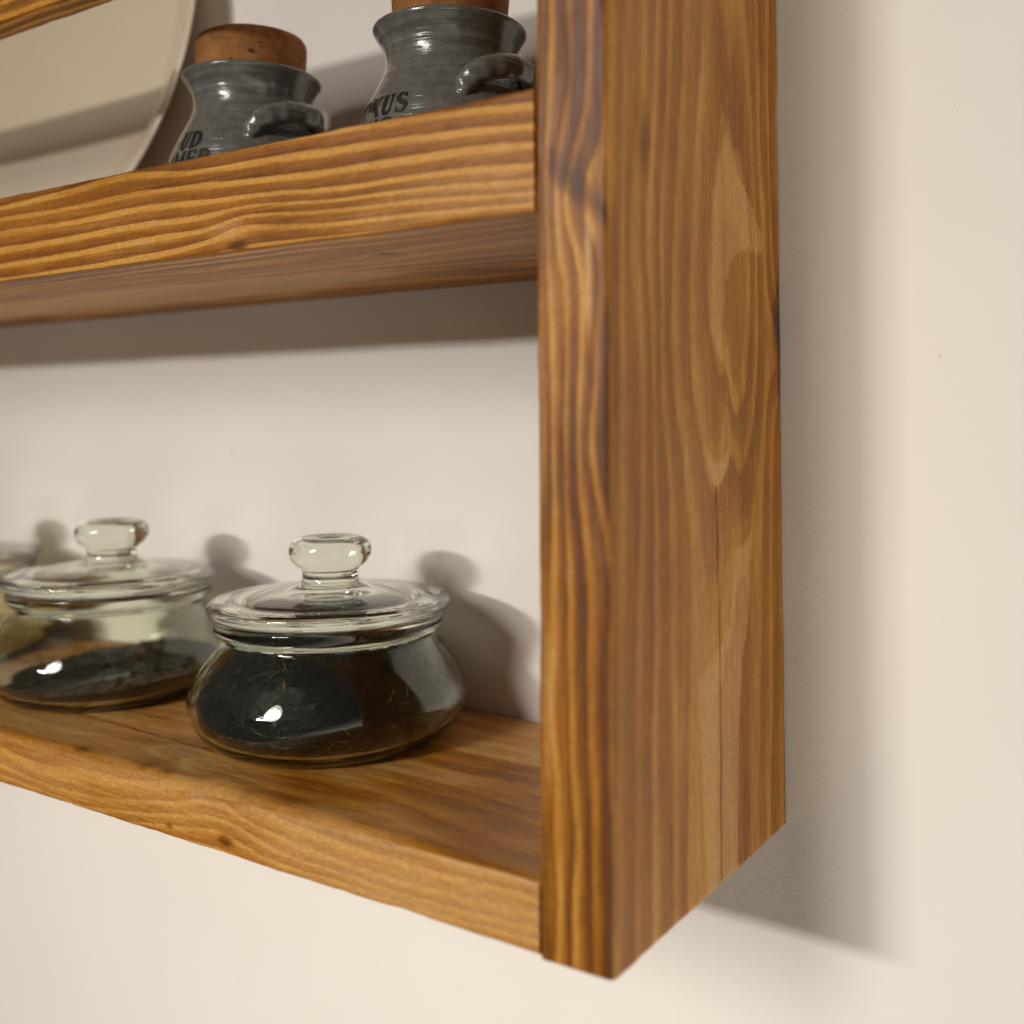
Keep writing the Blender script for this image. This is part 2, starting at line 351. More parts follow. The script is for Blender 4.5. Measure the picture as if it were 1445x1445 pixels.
# --- grain of the outer face of the upright: (y, z)
_side = tps(SIDE, None, 1.0, 0.16, 3e-4)
def side_outer(l, w):
    r = _side(np.clip(w, -D, 0), l)
    dk = np.hypot((w + 0.003) / 0.010, (l - 0.166) / 0.020)
    r = r + 1.6 * np.exp(-dk ** 2)
    t = 0.22 * sstep(-0.0006, 0.0012, sdist(w, l, TONGUE) + 0.0012 * fbm(l * 160, w * 500, 3, 2))
    t = t + 0.30 * sstep(-0.0008, 0.0012, sdist(w, l, WEDGE))
    t = t + 0.30 * sstep(-0.0005, 0.0009, sdist(w, l, VTIP))
    t = t - 0.75 * (1 - sstep(0.00015, 0.0007, ldist(w, l, CRACK)))
    t = t - 1.0 * np.exp(-np.hypot((w + 0.0015) / 0.0055, (l - 0.174) / 0.0135) ** 3)
    t = t - 0.8 * np.exp(-np.hypot((w + 0.0005) / 0.0035, (l - 0.1525) / 0.006) ** 3)
    t = t - 0.42 * np.exp(-np.hypot((w + 0.1025) / 0.004, (l - 0.218) / 0.009) ** 2)
    t = t + 0.12 + 0.18 * fbm(l * 9, w * 60, 14, 3)
    return r, t, 0.45
# --- front edge of the upright: (x, z)
_fr = gen_field(0.0056, 11, 0.006, 0.6)
def side_front(l, w):
    r, t = _fr(l, w)
    bend = np.exp(-((l - 0.20) / 0.018) ** 2)
    r = r + 1.2 * bend * np.sin((w - 0.002) * 150) + 0.8 * np.exp(-((l - 0.140) / 0.03) ** 2) * np.sin((w - 0.008) * 120)
    arc = 0.2075 - 0.9 * (w - 0.004) - 14 * (w - 0.012) ** 2
    t = t - 0.55 * np.exp(-((l - arc - 0.0045) / 0.0035) ** 2) * sstep(0.003, 0.006, w)
    t = t + 0.35 * sstep(0, 0.002, arc - l) * sstep(0.05, 0.0, arc - l) * sstep(0.003, 0.008, w) * sstep(0.021, 0.016, w)
    t = t + 0.55 * np.exp(-((w - 0.0166) / 0.0011) ** 2) * sstep(0.155, 0.17, l) * sstep(0.225, 0.20, l)  # bright worn ridge, its glossy highlight painted into the tone
    t = t - 0.25 * np.exp(-((l - 0.235) / 0.015) ** 2 - ((w - 0.011) / 0.005) ** 2)
    t = t - 0.30 * np.exp(-((l - 0.128) / 0.016) ** 2 - ((w - 0.010) / 0.006) ** 2)
    t = t + 0.15 * sstep(0.10, 0.07, l) * np.exp(-((w - 0.006) / 0.003) ** 2)
    t = t - 0.38 * sstep(0.0175, 0.0215, w) - 0.16 * sstep(0.0025, 0.0005, w)
    t = t - 0.06 + 0.62 * fbm(l * 15, w * 150, 8, 3)
    return r, t, 0.85
# --- lip of the middle shelf: (x, z)
_lip = tps(LIP, None, 0.22, 1.0, 2e-4)
def lip_front(l, w):
    ll = np.clip(l, -0.262, 0)
    r = _lip(ll, w) + 0.5 * fbm(np.minimum(l + 0.262, 0) * 12, w * 60, 4, 2)
    t = 0.10 + 0.16 * sstep(-0.11, -0.06, l) * sstep(0.216, 0.206, w)
    t = t - 0.95 * np.exp(-np.hypot((l + 0.1171) / 0.0042, (w - 0.1984) / 0.0020) ** 3)
    t = t + 0.28 * np.exp(-np.hypot((l + 0.121) / 0.010, (w - 0.2035) / 0.004) ** 2)
    t = t + 0.40 * np.exp(-np.hypot((l + 0.1651) / 0.0025, (w - 0.2051) / 0.0007) ** 2)
    return r, t - 0.03 + 0.25 * fbm(l * 12, w * 70, 18, 3), 1.1
# --- front of the bottom shelf: (x, z)
_bot = tps(BOT, None, 0.3, 1.0, 2e-4)
def bot_front(l, w):
    ll = np.clip(l, -0.262, 0)
    r = _bot(ll, w) + 0.5 * fbm(np.minimum(l + 0.262, 0) * 12, w * 60, 24, 2)
    t = 0.22 + 0.16 * sstep(-0.12, -0.09, l)
    t = t - 0.75 * np.exp(-np.hypot((l + 0.1235) / 0.0032, (w - 0.0050) / 0.0016) ** 3)
    t = t - 0.75 * np.exp(-np.hypot((l + 0.1515) / 0.0016, (w - 0.0040) / 0.0009) ** 3)
    return r, t + 0.2 * fbm(l * 14, w * 60, 28, 3), 0.55
_bt = gen_field(0.0105, 33, 0.03, 1.3)
def bot_top(l, w):
    r, t = _bt(l, w)
    t = t - 0.10 + 0.10 * fbm(l * 20, w * 50, 77, 3)
    for (kx, ky, a) in ((-0.2067, -0.1175, 0.9), (-0.170, -0.1165, 0.7), (-0.1585, -0.117, 0.6)):
        t = t - a * np.exp(-np.hypot((l - kx) / 0.0035, (w - ky) / 0.0022) ** 2) * (0.6 + 0.9 * vnoise(l * 1200, w * 1200, 5))
    for (kx, ky) in ((-0.172, -0.103), (-0.150, -0.1065)):     # pale crescent marks
        d = np.hypot((l - kx) / 0.012, (w - ky) / 0.006)
        t = t + 0.22 * np.exp(-((d - 1) / 0.22) ** 2) * sstep(0.004, -0.006, l - kx)
    t = t - 0.6 * (1 - sstep(0.0002, 0.0008, np.abs(w + 0.094 + 0.05 * (l + 0.18)))) * sstep(-0.12, -0.15, l)
    return r, t + 0.36 + 0.55 * fbm(l * 15, w * 55, 38, 4), 0.30
_ud = gen_field(0.013, 51, 0.02, 1.2)
def mid_under(l, w):
    r, t = _ud(l, w)
    d = np.hypot((l + 0.30) / 0.19, (w + 0.052) / (0.024))
    t = t + 0.34 * sstep(1.08, 0.95, d + 0.05 * fbm(l * 90, w * 200, 6, 2))
    r = r + 2.0 * np.exp(-d ** 2)
    t = t - 0.35 * np.exp(-np.hypot((l + 0.075) / 0.022, (w + 0.040) / 0.016) ** 2)
    t = t - 0.8 * np.exp(-np.hypot((l + 0.084) / 0.004, (w + 0.088) / 0.0022) ** 2)
    return r, t + 0.14, 0.5

shelf = thing('wall_shelf', 'stained pine wall shelf with worn edges hung on the white wall', 'shelf', (0, 0, 0))
# uprights: sides are a = x, b = y
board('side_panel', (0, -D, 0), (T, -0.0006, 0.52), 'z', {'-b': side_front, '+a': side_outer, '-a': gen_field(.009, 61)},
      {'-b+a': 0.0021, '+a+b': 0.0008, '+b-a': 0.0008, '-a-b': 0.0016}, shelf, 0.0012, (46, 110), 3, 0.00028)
board('side_panel', (XL - T, -D, 0), (XL, -0.0006, 0.52), 'z', {}, {'-b+a': 0.0021, '-a-b': 0.0016}, shelf, 0.006, (8, 14), 5, 0.0003)
def bot_r(l):
    return np.interp(l, [-0.64, -0.26, -0.22, -0.175, -0.15, -0.125, -0.105, -0.085, -0.05, 0], [.004, .0042, .0036, .0045, .0062, .0068, .0062, .0046, .0036, .0030])
board('shelf_board', (XL, -D + 0.0004, 0.0004), (-0.0002, -0.0006, ZBT), 'x', {'-a': bot_front, '+b': bot_top},
      {'-a-b': 0.0013, '+b-a': bot_r}, shelf, 0.0014, (110, 34), 7, 0.0004)
mid = board('shelf_board', (XL, -0.1029, ZMB), (-0.0002, -0.0006, ZMS), 'x', {'-b': mid_under},
      {'-b+a': 0.0006, '-a-b': 0.0007}, shelf, 0.0016, (70, 12), 9, 0.0003)
lip = board('front_lip', (XL, -D, ZMB - 0.0004), (-0.0002, -0.1031, ZMT), 'x', {'-a': lip_front, '-b': gen_field(.007, 83, 0.02)},
      {'-a-b': 0.0012, '+b-a': 0.0013, '-b+a': 0.0009}, mid, 0.0012, (16, 60), 13, 0.00035)
board('plate_rail', (XL, -D + 0.0002, 0.3020), (-0.0006, -0.1095, 0.322), 'x', {'-a': gen_field(.0058, 91, 0.01, 0.8)},
      {'-a-b': 0.0018, '+b-a': 0.0015}, shelf, 0.003, (12, 24), 15, 0.0003)
board('shelf_board', (XL, -D + 0.0004, 0.4997), (0, -0.0006, 0.52), 'x', {}, {'-a-b': 0.002}, shelf, 0.006, (14, 8), 17, 0.0003)

# ------------------------------------------------------------------ wall
me = bpy.data.meshes.new('wall'); bm = bmesh.new()
vs = [bm.verts.new(p) for p in ((-2.2, 0, -1.2), (2.2, 0, -1.2), (2.2, 0, 1.4), (-2.2, 0, 1.4), (-2.2, .1, -1.2), (2.2, .1, -1.2), (2.2, .1, 1.4), (-2.2, .1, 1.4))]
for f in ((0, 1, 2, 3), (5, 4, 7, 6), (1, 5, 6, 2), (4, 0, 3, 7), (3, 2, 6, 7), (4, 5, 1, 0)): bm.faces.new([vs[k] for k in f])
bm.to_mesh(me); bm.free()
setp(link('wall', me, WALL, None, False), 'plain off-white painted wall behind the shelf', 'wall', None, 'structure')

# ------------------------------------------------------------------ lathe
def smooth_profile(pts, n=4):
    p = np.array(pts, float); out = []
    for i in range(len(p) - 1):
        p0 = p[max(i - 1, 0)]; p1 = p[i]; p2 = p[i + 1]; p3 = p[min(i + 2, len(p) - 1)]
        for k in range(n):
            t = k / n
            out.append(0.5 * ((2 * p1) + (-p0 + p2) * t + (2 * p0 - 5 * p1 + 4 * p2 - p3) * t * t + (-p0 + 3 * p1 - 3 * p2 + p3) * t ** 3))
    out.append(p[-1]); out = np.array(out); out[:, 0] = np.maximum(out[:, 0], 0); return out

def lathe(name, prof, seg, mat, parent, wob=0.0, seed=0, phase=0.0):
    """surface of revolution; a profile end at radius 0 closes with a fan, any other end stays open"""
    bm = bmesh.new(); rows = []
    for k, (r, z) in enumerate(prof):
        if r < 1e-6: rows.append([bm.verts.new((0, 0, z))]); continue
        row = []
        for s in range(seg):
            a = 2 * math.pi * s / seg + phase
            rr = r * (1 + (wob * float(fbm(np.array(math.cos(a) * 2 + z * 30), np.array(math.sin(a) * 2 + z * 11), seed, 2)) if wob else 0))
            row.append(bm.verts.new((rr * math.cos(a), rr * math.sin(a), z)))
        rows.append(row)
    for a, b in zip(rows[:-1], rows[1:]):
        for s in range(seg):
            s2 = (s + 1) % seg
            if len(a) == 1 and len(b) == 1: continue
            if len(a) == 1: bm.faces.new((a[0], b[s2], b[s]))
            elif len(b) == 1: bm.faces.new((a[s], a[s2], b[0]))
            else: bm.faces.new((a[s], a[s2], b[s2], b[s]))
    me = bpy.data.meshes.new(name); bm.to_mesh(me); bm.free()
    return link(name, me, mat, parent)

# ------------------------------------------------------------------ jars
OUT = [(.0, .0016), (.020, .0014), (.0335, .0008), (.0375, .0), (.0425, .0013), (.0470, .0046), (.0505, .0098), (.0524, .0152), (.0522, .0192), (.0502, .0243), (.0470, .0295), (.0436, .0338), (.0408, .0369), (.0395, .0388), (.0394, .0402)]
LIPP = [(.0403, .0408), (.0422, .0414), (.0432, .0430), (.0435, .0450), (.0433, .0466), (.0420, .0474), (.0395, .0472), (.0374, .0462), (.0366, .0440)]
INN = [(.0362, .0412), (.0366, .0396), (.0380, .0372), (.0408, .0338), (.0442, .0295), (.0474, .0243), (.0495, .0192), (.0498, .0152), (.0482, .0102), (.0445, .0058), (.0385, .0036), (.020, .0031), (0, .0031)]
JAR = np.vstack([smooth_profile(OUT, 4), smooth_profile(LIPP, 4), smooth_profile(INN, 4)])
LIDB = [(0, .0496), (.010, .0495), (.022, .0488), (.0300, .0464), (.0318, .0444), (.0332, .0437), (.0346, .0446), (.0352, .0474), (.0380, .0479)]
LIDR = [(.0405, .0480), (.0438, .0482), (.0453, .0491), (.0459, .0507), (.0456, .0523), (.0442, .0535)]
LIDT = [(.0415, .0539), (.0380, .0541), (.0350, .0549), (.0280, .0557), (.0200, .0562), (.0150, .0567), (.0120, .0580)]
LID = np.vstack([smooth_profile(LIDB, 3), smooth_profile(LIDR, 4), smooth_profile(LIDT, 4)])
KNOB = smooth_profile([(.0120, .0580), (.0109, .0598), (.0105, .0622), (.0110, .0642), (.0134, .0662), (.0153, .0688), (.0157, .0712), (.0150, .0738), (.0130, .0756), (.0108, .0763), (.0070, .0756), (.0035, .0749), (0, .0747)], 4)
jar_mesh = {}
def make_jar(x, y, rot, label):
    t = thing('glass_jar', label, 'jar', (x, y, ZBT), 'round glass jars in a row on the bottom shelf')
    t.rotation_euler.z = rot
    if not jar_mesh:
        jar_mesh['b'] = lathe('body', JAR, 96, GLASS, t).data
        l = lathe('lid', LID, 96, GLASS, t); jar_mesh['l'] = l.data
        jar_mesh['k'] = lathe('knob', KNOB, 96, GLASS, l).data
    else:
        for nm, k in (('body', 'b'), ('lid', 'l'), ('knob', 'k')):
            o = bpy.data.objects.new(nm, jar_mesh[k]); C.objects.link(o)
            o.parent = t if nm != 'knob' else l
            if nm == 'lid': l = o
    return t

def inner_r(z): 
    p = np.array(INN)[::-1]; return np.interp(z, p[:, 1], p[:, 0])

def tea(name, label, cat, x, y, top, mat, nflake, size, seed, rough=0.0012):
    """a heap of loose leaves: a lumpy body that fills the jar up to top(a, r), plus curled leaf slivers over it"""
    R = random.Random(seed); bm = bmesh.new()
    seg = 120; gap = 0.0004
    rows = []
    zmax = lambda a: top(a, 0.9)
    prof_t = [0, .12, .25, .4, .55, .7, .85, 1.0]
    zb = 0.0036
    bot = bm.verts.new((0, 0, zb))
    NB = 22
    for k in range(1, 6):
        rows.append([('b', k / 5 * 0.92, s) for s in range(seg)])
    def P(a, kind, f):
        if kind == 'b':
            r = (inner_r(zb + .0002) - gap) * f; z = zb
        elif kind == 's':
            zt = top(a, 1.0); z = zb + (zt - zb) * f; r = inner_r(z) - gap
        else:
            rt = inner_r(top(a, 1.0)) - gap; r = rt * f; z = top(a, f)
        nz = float(fbm(np.array(a * 14 + z * 300), np.array(z * 420 + r * 260), seed, 3)) * rough
        if kind == 't': return (r * math.cos(a), r * math.sin(a), z + nz * 1.5)
        r = r - abs(nz); return (r * math.cos(a), r * math.sin(a), z)
    seq = [('b', k / 4 * .95) for k in range(1, 5)] + [('s', k / NB) for k in range(1, NB + 1)] + [('t', 1 - k / 12) for k in range(1, 12)]
    vr = [[bm.verts.new(P(2 * math.pi * s / seg, kd, f)) for s in range(seg)] for kd, f in seq]
    topv = bm.verts.new((0, 0, top(0, 0)))
    for s in range(seg):
        s2 = (s + 1) % seg
        bm.faces.new((bot, vr[0][s2], vr[0][s])); bm.faces.new((vr[-1][s], vr[-1][s2], topv))
        for a, b in zip(vr[:-1], vr[1:]): bm.faces.new((a[s], a[s2], b[s2], b[s]))
    # slivers
    for k in range(nflake):
        a = R.uniform(0, 2 * math.pi); u = R.random()
        on_top = u < 0.28
        if on_top: kind, f = 't', math.sqrt(R.random())
        elif u < .93: kind, f = 's', R.uniform(.02, 1)
        else: kind, f = 'b', R.uniform(.5, .95)
        p = Vector(P(a, kind, f))
        nrm = Vector((0, 0, 1)) if on_top else (Vector((0, 0, -1)) if kind == 'b' else Vector((math.cos(a), math.sin(a), 0)))
        tg = nrm.orthogonal().normalized(); tg.rotate(Matrix.Rotation(R.uniform(0, 6.28), 3, nrm))
        if on_top: tg = (tg + nrm * R.uniform(-.2, .45)).normalized()
        ln = size * R.uniform(.5, 1.5); wd = ln * R.uniform(.10, .24); sd = tg.cross(nrm).normalized()
        bend = R.uniform(-.35, .35); prev = None; N = 4
        rr = []
        for j in range(N + 1):
            t = j / N - .5
            c = p + tg * (t * ln) + sd * (bend * ln * (t * t - .08)) + nrm * 0.0001
            if not on_top and kind == 's':   # follow the curve of the jar
                rad = math.hypot(c.x, c.y); z = min(max(c.z, 0.0038), .0400); lim = inner_r(z) - 0.00035
                rr_ = min(rad, lim) if R.random() < .5 else lim - R.uniform(0, .0005)
                c = Vector((c.x * rr_ / rad, c.y * rr_ / rad, z))
            ww = wd * (1 - (2 * t) ** 2 * .8) * .5
            tw = R.uniform(-.5, .5)
            e = (sd + nrm * tw * (0.6 if on_top else 0.15)).normalized()
            rr.append((bm.verts.new(c + e * ww), bm.verts.new(c + nrm * (wd * .18) * (1 if on_top else -1)), bm.verts.new(c - e * ww)))
        for (a0, b0, c0), (a1, b1, c1) in zip(rr[:-1], rr[1:]):
            bm.faces.new((a0, b0, b1, a1)); bm.faces.new((b0, c0, c1, b1))
    me = bpy.data.meshes.new(name); bm.to_mesh(me); bm.free()
    o = link(name, me, mat, None, False); o.location = (x, y, ZBT + 0.0)
    return setp(o, label, cat, 'dry contents of the glass jars')

J1 = (-.1396, -.0580); J2 = (-.2755, -.0589); J3 = (-.4205, -.0585)
make_jar(*J1, 0.3, 'round lidded glass jar nearest the right upright, filled to the neck')
make_jar(*J2, 1.5, 'round lidded glass jar only part filled, middle of the row')
make_jar(*J3, 2.2, 'round lidded glass jar with pale contents, cut by the left picture edge')
def top1(a, f): return .0385 + .0035 * max(0, 1 - f * 1.6) + .0012 * float(vnoise(np.array(math.cos(a) * f * 6), np.array(math.sin(a) * f * 6), 3))
def top2(a, f): return .0098 + .0034 * f * math.cos(a - 0.6) + .0022 * float(vnoise(np.array(math.cos(a) * f * 4), np.array(math.sin(a) * f * 4), 5))
def top3(a, f): return .024 + .002 * f * math.cos(a - 2)
tea('tea_leaves', 'black loose leaf tea with a few tan stems, filling the jar nearest the upright', 'tea', *J1, top1, TEA, 3000, .0062, 11)
tea('tea_leaves', 'low sloping layer of fine dark tea at the bottom of the middle jar', 'tea', *J2, top2, TEA2, 1500, .0030, 12)
tea('dried_herb', 'pale yellow dried herb in the jar at the left picture edge', 'herb', *J3, top3, HERB, 900, .0040, 13)

# ------------------------------------------------------------------ plate
PR = 0.122
pl_prof = [(0, .0), (.040, .0), (.075, .0003), (.0930, .0012), (.1010, .0034), (.1070, .0072), (.1120, .0104), (.1175, .0128), (.1208, .0140), (.1220, .0149), (.1212, .0158),
           (.1185, .0156), (.1140, .0140), (.1090, .0110), (.1040, .0078), (.0980, .0056), (.090, .0046), (.060, .0038), (.030, .0036), (0, .0036)]
o = lathe('plate', smooth_profile(pl_prof, 5)[:], 160, CERAMIC, None)
LEAN = math.atan(.15)
o.rotation_euler = (math.pi / 2 - LEAN, 0, 0)          # face towards the room, top resting back against the wall
o.location = (-.388, -.0400 + .0150 * math.cos(LEAN) + PR * math.sin(LEAN), ZMS + PR * math.cos(LEAN) + .0025)
setp(o, 'large round cream plate standing on edge behind the rail of the middle shelf', 'plate')

# ------------------------------------------------------------------ stoneware pots
def arcpts(cx, cy, rx, ry, a0, a1, n=14):
    return [(cx + rx * math.cos(math.radians(a0 + (a1 - a0) * k / n)), cy + ry * math.sin(math.radians(a0 + (a1 - a0) * k / n))) for k in range(n + 1)]
TH, TN = .27, .10
def glyph(ch):
    """strokes as (points, width at each point) in a cell of height 1; heavy stems, thin hairlines and serifs"""
    st = lambda a, b, w: ([a, b], [w, w])
    sf = lambda x, y, h=.17: ([(x - h, y), (x + h, y)], [TN, TN])
    if ch == 'U': return .86, [st((.2, 1), (.2, .32), TH), (arcpts(.43, .32, .23, .30, 180, 360), [TH * (1 - .5 * k / 14) for k in range(15)]), st((.66, .32), (.66, 1), TN), sf(.2, .98), sf(.66, .98, .13)]
    if ch == 'D': return .92, [st((.2, 0), (.2, 1), TH), (arcpts(.26, .5, .46, .47, 90, -90), [TN + (TH - TN) * math.sin(math.pi * k / 14) for k in range(15)]), sf(.18, .98, .15), sf(.18, .02, .15)]
    if ch == 'O': return .94, [(arcpts(.46, .5, .36, .48, 0, 360, 28), [TN + (TH - TN) * abs(math.cos(2 * math.pi * k / 28)) for k in range(29)])]
    if ch == 'K': return .92, [st((.2, 0), (.2, 1), TH), st((.28, .42), (.74, .98), TN), st((.40, .58), (.76, .02), TH), sf(.2, .98), sf(.2, .02), sf(.74, .98, .13), sf(.78, .02, .14)]
    if ch == 'S': return .74, [(arcpts(.37, .74, .24, .24, 40, 190, 10) + [(.37, .53)] + arcpts(.38, .27, .25, .25, 60, -150, 12), [TN] * 4 + [TN + .05] * 4 + [TH * .9] * 3 + [TH] * 5 + [TN + .05] * 4 + [TN] * 5), st((.58, .78), (.58, 1.0), TN), st((.13, .0), (.13, .24), TN)]
    if ch == 'N': return .96, [st((.2, 0), (.2, 1), TN), st((.2, .98), (.76, .02), TH), st((.76, 0), (.76, 1), TN), sf(.2, .02, .13), sf(.16, .98, .13), sf(.76, .98, .13)]
    if ch == 'G': return .94, [(arcpts(.46, .5, .34, .48, 45, 320, 22), [TN + (TH - TN) * abs(math.cos(math.radians(45 + 275 * k / 22))) for k in range(23)]), st((.72, .05), (.72, .42), TH * .8), sf(.70, .42, .15), st((.72, .74), (.72, 1.0), TN)]
    if ch == 'M': return 1.12, [st((.18, 0), (.18, 1), TN), st((.18, 1), (.55, .05), TH), st((.55, .05), (.92, 1), TN), st((.92, 0), (.92, 1), TH), sf(.18, .02, .13), sf(.92, .02), sf(.14, .98, .12), sf(.96, .98, .12)]
    if ch == 'E': return .82, [st((.2, 0), (.2, 1), TH), st((.12, .97), (.68, .97), TN), st((.12, .03), (.70, .03), TN), st((.2, .52), (.55, .52), TN), st((.67, .76), (.67, .98), TN), st((.70, .02), (.70, .26), TN), st((.55, .42), (.55, .62), TN)]
    if ch == 'R': return .90, [st((.2, 0), (.2, 1), TH), (arcpts(.34, .74, .28, .23, 90, -90, 12), [TN + (TH - TN) * math.sin(math.pi * k / 12) for k in range(13)]), st((.2, .97), (.36, .97), TN), st((.2, .51), (.36, .51), TN), st((.40, .50), (.74, .03), TH), sf(.2, .02), sf(.16, .98, .12), sf(.80, .03, .1)]
    return .5, []

PPROF = [(.0270, .0), (.0300, .002), (.0330, .010), (.0345, .018), (.0340, .026), (.0310, .036), (.0268, .0455), (.0240, .0525), (.0234, .0570), (.0242, .0618), (.0259, .0655), (.0276, .0682), (.0280, .0694), (.0274, .0702), (.0258, .0700), (.0238, .0688), (.0222, .0660)]
PPROF = [(r, z * .925) for r, z in PPROF]
def pot_r(z):
    p = np.array(PPROF[:13]); return float(np.interp(z, p[:, 1], p[:, 0]))

def letters(name, rows, parent, az_end, capmm):
    """raised lettering wrapped round the pot; rows = [(text, base height)], every row ends at azimuth az_end[i]"""
    bm = bmesh.new()
    for (text, z0), az in zip(rows, az_end):
        gl = [glyph(c) for c in text]; cap = capmm
        tot = sum(g[0] for g in gl) + .06 * (len(gl) - 1)
        x = -tot
        for w, strokes in gl:
            for pts, ws in strokes:
                P = []
                for k in range(len(pts) - 1):      # subdivide long strokes so that they hug the pot
                    n = 5 if len(pts) == 2 else 1
                    for j in range(n): 
                        t = j / n; P.append((pts[k][0] + (pts[k + 1][0] - pts[k][0]) * t, pts[k][1] + (pts[k + 1][1] - pts[k][1]) * t, ws[k] + (ws[k + 1] - ws[k]) * t))
                P.append((*pts[-1], ws[-1])); vs = []
                for k, (px, py, pw) in enumerate(P):
                    q0 = P[max(k - 1, 0)]; q1 = P[min(k + 1, len(P) - 1)]
                    dx, dy = q1[0] - q0[0], q1[1] - q0[1]; dl = math.hypot(dx, dy) or 1
                    nx, ny = -dy / dl, dx / dl; row = []
                    for s in (-1, 1):
                        X = (x + px + s * nx * pw / 2) * cap; Z = z0 + (py + s * ny * pw / 2) * cap
                        r = pot_r(Z) + .00022; a = az + X / pot_r(z0)
                        row.append(bm.verts.new((r * math.cos(a), r * math.sin(a), Z)))
                    vs.append(row)
                for a, b in zip(vs[:-1], vs[1:]): bm.faces.new((a[0], b[0], b[1], a[1]))
            x += w + .06
    bmesh.ops.recalc_face_normals(bm, faces=bm.faces)
    ge = bm.faces[:]
    r = bmesh.ops.solidify(bm, geom=ge, thickness=.00012)
    me = bpy.data.meshes.new(name); bm.to_mesh(me); bm.free()
    return link(name, me, INK, parent, False)

def strap(name, pts, wid, thk, mat, parent):
    """flat ribbed handle swept along a path; wid and thk per point, wid is vertical"""
    P = [Vector(p) for p in pts]
    Q = []
    for i in range(len(P) - 1):
        p0, p1, p2, p3 = P[max(i - 1, 0)], P[i], P[i + 1], P[min(i + 2, len(P) - 1)]
        for k in range(8):
            t = k / 8
            Q.append((0.5 * ((2 * p1) + (p2 - p0) * t + (2 * p0 - 5 * p1 + 4 * p2 - p3) * t * t + (-p0 + 3 * p1 - 3 * p2 + p3) * t ** 3), wid[i] + (wid[i + 1] - wid[i]) * t, thk[i] + (thk[i + 1] - thk[i]) * t))
    Q.append((P[-1], wid[-1], thk[-1]))
    bm = bmesh.new(); rows = []
    for k, (p, w, h) in enumerate(Q):
        d = (Q[min(k + 1, len(Q) - 1)][0] - Q[max(k - 1, 0)][0]).normalized()
        up = Vector((0, 0, 1)); up = (up - d * up.dot(d)).normalized(); sd = d.cross(up)
        row = []
        for s in range(20):
            a = 2 * math.pi * s / 20
            rib = 1 + .10 * math.cos(k * 1.15)
            row.append(bm.verts.new(p + up * (math.copysign(abs(math.sin(a)) ** .8, math.sin(a)) * w / 2) + sd * (math.cos(a) * h / 2 * rib)))
        rows.append(row)
    for a, b in zip(rows[:-1], rows[1:]):
        for s in range(20): bm.faces.new((a[s], a[(s + 1) % 20], b[(s + 1) % 20], b[s]))
    bm.faces.new(rows[0][::-1]); bm.faces.new(rows[-1])
    bmesh.ops.recalc_face_normals(bm, faces=bm.faces)
    me = bpy.data.meshes.new(name); bm.to_mesh(me); bm.free()
    return link(name, me, mat, parent)

def pot(x, y, dz, rows, az_end, cork_h, cork_r, tilt, seed, label, haz):
    t = thing('stoneware_pot', label, 'spice pot', (x, y, ZMS + dz), 'grey stoneware spice pots on the middle shelf')
    prof = np.vstack([[(0, .0005), (.024, .0005)], smooth_profile(PPROF, 4), [(.0215, .052), (.0225, .044), (.029, .036), (.031, .02), (.028, .006), (0, .004)]])
    lathe('body', prof, 96, POT, t, .012, seed)
    c = lathe('cork_stopper', smooth_profile([(0, -.012), (cork_r * .90, -.012), (cork_r * .96, -.004), (cork_r, cork_h * .5), (cork_r * 1.015, cork_h * .86), (cork_r * .985, cork_h * .97), (cork_r * .93, cork_h), (cork_r * .5, cork_h + .0003), (0, cork_h + .0003)], 4), 72, CORK, t, .02, seed + 3)
    c.location = (0, 0, .0643); c.rotation_euler = (tilt, tilt * .6, seed)
    pts = []
    for k, (da, r, z) in enumerate(((-42, .0280, .0345), (-38, .0298, .0385), (-28, .0312, .0425), (-11, .0320, .0452), (8, .0314, .0458), (24, .0290, .0452), (36, .0258, .0440), (44, .0218, .0430))):
        a = haz + math.radians(da); pts.append((r * math.cos(a), r * math.sin(a), z))
    strap('handle', pts, [.0075, .0080, .0086, .0090, .0090, .0092, .0095, .0095], [.0060, .0054, .0050, .0048, .0048, .0050, .0054, .0070], POT, t)
    letters('lettering', rows, t, az_end, .0071)
    return t
pot(-.0826, -.0545, .0001, [('OKUS', .0276), ('NG', .0190)], (math.radians(-78), math.radians(-86)), .020, .0212, .02, 2,
    'grey stoneware pot with cork, nearest the right upright, black letters ending in KUS', math.radians(-2))
pot(-.1860, -.0560, .0001, [('UD', .0300), ('OMER', .0217)], (math.radians(-78), math.radians(-68)), .0162, .0222, .05, 4,
    'grey stoneware pot with low tilted cork, tucked beside the cream plate', math.radians(-2))

# ------------------------------------------------------------------ light, world, camera
for nm, pos, sx_, sy_, en, colr, aim, spr in LAMPS:
    ld = bpy.data.lights.new(nm, 'AREA'); ld.shape = 'ELLIPSE' if nm == 'soft_lamp' else 'RECTANGLE'; ld.size = sx_; ld.size_y = sy_; ld.energy = en; ld.color = colr
    lo = bpy.data.objects.new(nm, ld); C.objects.link(lo)
    lo.location = pos; ld.spread = math.radians(spr); lo.rotation_euler = (Vector(aim) - Vector(pos)).to_track_quat('-Z', 'Y').to_euler()

